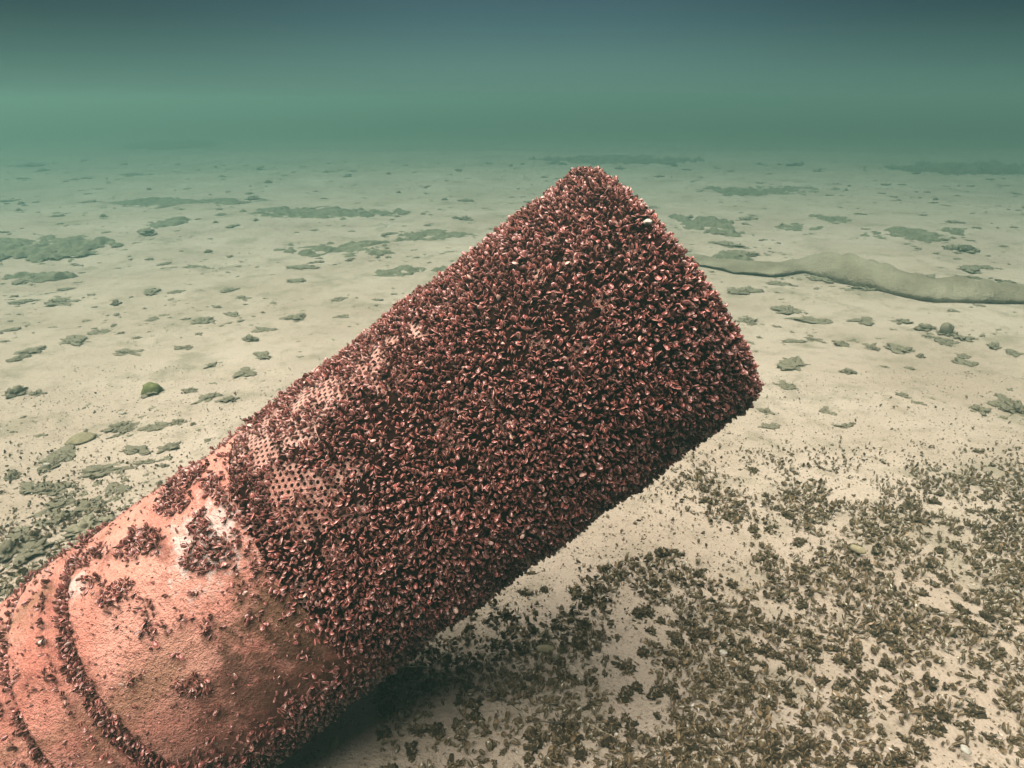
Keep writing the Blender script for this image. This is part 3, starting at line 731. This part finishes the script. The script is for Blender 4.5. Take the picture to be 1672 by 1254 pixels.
# ------------------------------------------------------------------ dark algae patches further out
def weed_patch(cx, cy, rx, ry, h, label, seed):
    c = at(cx, cy); l = at(cx-rx, cy); f = at(cx, cy+ry); bk = at(cx, cy-ry)
    hx = abs(l[0]-c[0]); hy = abs(bk[1]-f[1])/2
    nu, nv = 110, 70; V = []
    for j in range(nv):
        for i in range(nu):
            u, v = -1.25+2.5*i/(nu-1), -1.25+2.5*j/(nv-1)
            x, y = u*hx, v*hy; q = u*u+v*v
            e = .9-q+1.2*mn.noise(Vector((x*2.2+seed, y*2.2, 3)))+1.2*mn.noise(Vector((x*6+seed, y*6, 5)))+.9*mn.noise(Vector((x*17, y*17, seed)))
            z = .7*h*min(1, max(-.5, (e-.45)*1.1))*(1+.4*mn.noise(Vector((x*5, y*5, seed+4))))
            if max(abs(u), abs(v)) > 1.24: z = -.03
            V.append((x, y, z))
    g_ = np.arange(nu*nv).reshape(nv, nu); VA = np.array(V)
    F4 = np.stack([g_[:-1, :-1], g_[:-1, 1:], g_[1:, 1:], g_[1:, :-1]], -1).reshape(-1, 4)
    F4 = F4[(VA[F4][:, :, 2].max(1) > -.004)]
    used = np.unique(F4); rem = np.full(len(VA), -1); rem[used] = np.arange(len(used)); VA[:, 2] = np.maximum(VA[:, 2], -.03); V = VA[used]; F4 = rem[F4]; F3 = np.zeros((0, 3), int)
    o = link('algae_patch', mesh('algae_patch', V, [np.array(F4), np.array(F3)], M_weed), None, label, 'algae patch', 'dark algae patches on the far bed')
    cc = (f+bk)/2; o.location = (c[0], cc[1], bedz(c[0], cc[1]))
for k, (cx, cy, rx, ry, h, lb) in enumerate([
    (45, 408, 125, 20, .06, 'broad dark algae mound at the left edge of the far bed'),
    (40, 448, 70, 7, .05, 'thin algae strip in front of the broad mound at the left'),
    (520, 350, 150, 9, .06, 'long thin dark algae band left of the pipe tip'),
    (290, 332, 130, 8, .05, 'hazy flat algae band beyond and left of the long thin one'),
    (275, 367, 32, 9, .05, 'small algae patch below the hazy flat band'),
    (560, 402, 90, 12, .05, 'wide broken algae patch close behind the upper pipe edge'),
    (700, 385, 70, 9, .04, 'dim algae patch touching the upper pipe edge'),
    (680, 440, 60, 9, .04, 'patchy algae strip against the middle of the upper pipe edge'),
    (1160, 372, 50, 20, .07, 'dark algae patch just right of the pipe tip'),
    (1205, 418, 42, 9, .05, 'rounded algae patch behind the thin end of the silt bank'),
    (1310, 372, 36, 8, .04, 'small dark algae patch behind the silt bank crest'),
    (1360, 360, 30, 7, .05, 'narrow algae patch above the silt bank crest'),
    (1430, 388, 28, 8, .05, 'small algae patch right of the silt bank crest'),
    (1490, 385, 36, 8, .05, 'ragged dark algae patch beyond the right part of the silt bank'),
    (1560, 380, 30, 6, .05, 'pointed algae patch furthest right beyond the silt bank'),
    (1250, 312, 110, 7, .05, 'faint algae band in the haze beyond the pipe tip'),
    (1590, 280, 150, 9, .22, 'dark bank of weed fading into the murk at the far right'),
    (1010, 262, 120, 5, .10, 'very faint weed band in the haze above the pipe tip'),
    (280, 238, 70, 5, .20, 'very faint weed hump in the far haze at the left')]):
    weed_patch(cx, cy, rx, ry, h, lb, k*3.7+1.35)

# ------------------------------------------------------------------ twigs, stones, pale shells
def tube(pts, rads, m, name, n=8, **kw):
    pts = [Vector(p) for p in pts]; V = []; 
    for i, p in enumerate(pts):
        t = (pts[min(i+1, len(pts)-1)]-pts[max(i-1, 0)]).normalized(); u = t.cross(Vector((0, 0, 1))).normalized(); v = t.cross(u)
        for k in range(n):
            a = k/n*2*math.pi; V.append(tuple(p+(u*math.cos(a)+v*math.sin(a))*rads[i]))
    nn = len(pts); ii = np.arange(nn*n).reshape(nn, n); jj = np.roll(ii, -1, 1)
    F = [np.stack([ii[:-1], ii[1:], jj[1:], jj[:-1]], -1).reshape(-1, 4)]
    V.append(tuple(pts[0])); V.append(tuple(pts[-1]))
    F.append(np.stack([ii[0], jj[0], np.full(n, nn*n)], -1)); F.append(np.stack([jj[-1], ii[-1], np.full(n, nn*n+1)], -1))
    return link(name, mesh(name, V, F, m), **kw)
M_straw = flat('dry_straw', (.55, .43, .26)); M_dark = flat('dark_stalk', (.09, .07, .05)); M_white = flat('bleached_shell', (.52, .47, .40), .6)
M_green = flat('green_algae_stone', (.20, .20, .085), .95)
def bedline(pxs, lift, r0, r1, m, name, label, cat, parent=None):
    P = []
    for k in range(len(pxs)-1):
        for t in np.linspace(0, 1, 9)[:-1 if k < len(pxs)-2 else None]:
            x = pxs[k][0]*(1-t)+pxs[k+1][0]*t; y = pxs[k][1]*(1-t)+pxs[k+1][1]*t; P.append(at(x, y)+np.array([0, 0, 0]))
    P = [(p[0]+.002*mn.noise(Vector((i*.35, 1, 0))), p[1]+.004*mn.noise(Vector((i*.35, 5, 0))), bedz(p[0], p[1])+lift) for i, p in enumerate(P)]
    return tube(P, list(np.linspace(r0, r1, len(P))), m, name, label=label, cat=cat, parent=parent)
st = bedline([(627, 1114), (662, 1108), (705, 1108), (742, 1122), (765, 1130)], .022, .0022, .001, M_straw, 'plant_stem', 'pale dry plant stem lying on shells just below the pipe', 'plant stem')
bedline([(705, 1108), (725, 1090), (732, 1082)], .024, .0009, .0005, M_straw, 'side_shoot', None, None, st)
bedline([(765, 1135), (800, 1150), (850, 1182)], .020, .0014, .0009, M_dark, 'twig', 'dark thin twig lying on shells beyond the pale stem', 'twig')
bedline([(870, 1200), (930, 1199), (985, 1200)], .018, .0012, .0008, M_dark, 'twig', 'dark thin twig lying level across the shells near the bottom edge', 'twig')
bedline([(955, 1200), (1010, 1226)], .018, .0008, .0006, M_straw, 'straw', 'short pale straw lying by the level dark twig', 'straw')

def stone(px, py, wd, m, label, name='stone', cat='stone', flatk=.7, seed=1, lift=0, on=None):
    p = at(px, py) if on is None else on; z = np.linalg.norm(p-EYE); r = wd*.5/FLEN*z
    V = [(0, 0, flatk)]; nu, nv = 20, 12
    for j in range(1, nv+1):
        th = j/nv*math.pi*.999
        for i in range(nu):
            a = i/nu*2*math.pi; d = Vector((math.sin(th)*math.cos(a), math.sin(th)*math.sin(a), math.cos(th)))
            k = 1+.35*mn.noise(d*1.3+Vector((seed*3.1, 0, 0)))+.14*mn.noise(d*5+Vector((seed, 0, 3))); V.append((d.x*k, d.y*k, d.z*k*flatk))
    F4 = []; F3 = []
    for i in range(nu):
        i2 = (i+1) % nu; F3.append((0, 1+i, 1+i2))
        for j in range(nv-1): F4.append((1+j*nu+i, 1+(j+1)*nu+i, 1+(j+1)*nu+i2, 1+j*nu+i2))
    o = link(name, mesh(name, np.array(V)*r, [np.array(F4), np.array(F3)], m), None, label, cat)
    o.location = p if on is not None else (p[0], p[1], bedz(p[0], p[1])+r*flatk*.35+lift)
    return o
stone(249, 640, 27, M_green, 'rounded green algae covered stone on bare silt left of the pipe', flatk=.8, seed=3)
stone(133, 716, 34, flat('silted_stone', (.30, .25, .16), .95), 'smooth silt dusted stone beside a line of small clumps', flatk=.3, seed=6)
stone(1577, 409, 22, flat('dark_round_stone', (.11, .10, .07), .95), 'dark round stone behind the right part of the silt bank', flatk=.5, seed=8)
stone(1545, 540, 16, flat('grey_post_stump', (.24, .21, .15), .95), 'upright brown stone standing on silt right of the pipe', flatk=1.5, seed=9)
tipn = ax_pt(S_TIP-.01); 
# a pale snail-like shell stuck on the rim of the crusted end
ph_t = None; best = 1e9
for q in np.linspace(0, 2*math.pi, 360):
    P = loc2w(cyl(np.array([S_TIP]), np.array([q]), np.array([RAD+.012])))[0]; x, y, _ = project(P)
    if abs(x-1081)+abs(y-362) < best: best = abs(x-1081)+abs(y-362); ph_t = P
stone(0, 0, 13, M_white, 'small white shell stuck on the upper rim of the crusted pipe end', 'pale_shell', 'shell', .7, 5, on=ph_t)
def flake(px, py, wd, rot_, label, m=M_white, seed=0):
    p = at(px, py); z = np.linalg.norm(p-EYE); r = wd*.5/FLEN*z
    V = [(0, 0, .28)]; nu, nv = 18, 5
    for j in range(1, nv+1):
        q = j/nv
        for i in range(nu):
            a = i/nu*2*math.pi; k = 1+.12*math.sin(a*2+seed)+.06*math.sin(5*a+seed); V.append((math.cos(a)*q*k, math.sin(a)*q*k*.6, .28*(1-q*q)))
    n0 = len(V); V += [(v[0]*.97, v[1]*.97, v[2]-.05) for v in V]
    F4 = []; F3 = []
    for i in range(nu):
        i2 = (i+1) % nu; F3 += [(0, 1+i, 1+i2), (n0, n0+1+i2, n0+1+i)]
        for j in range(nv-1):
            A_ = (1+j*nu+i, 1+(j+1)*nu+i, 1+(j+1)*nu+i2, 1+j*nu+i2); F4 += [A_, tuple(n0+t for t in reversed(A_))]
        e = 1+(nv-1)*nu; F4.append((e+i, n0+e+i, n0+e+i2, e+i2))
    o = link('shell_valve', mesh('shell_valve', np.array(V)*r, [np.array(F4), np.array(F3)], m), None, label, 'shell')
    o.location = (p[0], p[1], bedz(p[0], p[1])+.022); o.rotation_euler = rot_
M_tan = flat('tan_shell', (.36, .29, .17), .6)
flake(1398, 908, 20, (.7, .2, -.6), 'broad tan empty shell leaning among mussels in the dense bed', M_tan, 1)
flake(890, 1077, 26, (.25, .1, .2), 'largest tan empty shell on the pale patch below the pipe', M_tan, 2)
flake(1418, 1000, 11, (.3, .3, .8), 'small white empty shell near the middle of the dense bed', M_white, 3)
flake(1180, 1072, 13, (.2, .1, .1), 'white empty shell lying flat left in the dense bed', M_white, 4)
flake(1575, 1230, 15, (.3, .4, -.9), 'white narrow shell in the lower right corner of the bed', M_white, 5)
flake(548, 1228, 20, (.2, -.3, 1.2), 'tan empty shell at the bottom edge beside the pipe', M_tan, 6)
flake(78, 765, 8, (.3, .1, .2), 'tiny white shell in the shelly patch far left', M_white, 7)
flake(200, 683, 7, (.2, .1, .3), 'tiny white shell lying alone on bare silt left of the pipe', M_white, 8)

# ------------------------------------------------------------------ the water itself
hz = bpy.data.materials.new('lake_water'); hz.use_nodes = True
hn = hz.node_tree; hn.nodes.clear(); ho = hn.nodes.new('ShaderNodeOutputMaterial'); pv = hn.nodes.new('ShaderNodeVolumePrincipled')
pv.inputs['Color'].default_value = (.35, .66, .56, 1); pv.inputs['Density'].default_value = .17
pv.inputs['Absorption Color'].default_value = (.0, .25, .12, 1); pv.inputs['Anisotropy'].default_value = .66
hn.links.new(pv.outputs[0], ho.inputs['Volume'])
top_z = CAMZ+.13
x0, x1, y0, y1, z0, z1 = -70, 70, -12, 120, -1.4, top_z
V = [(x, y, z) for z in (z0, z1) for x, y in ((x0, y0), (x1, y0), (x1, y1), (x0, y1))]
F = np.array([(0, 3, 2, 1), (4, 5, 6, 7), (0, 1, 5, 4), (1, 2, 6, 5), (2, 3, 7, 6), (3, 0, 4, 7)])
link('haze', mesh('haze', V, [F], hz, smooth=False), kind='stuff', label='greenish lake water thickening with distance')
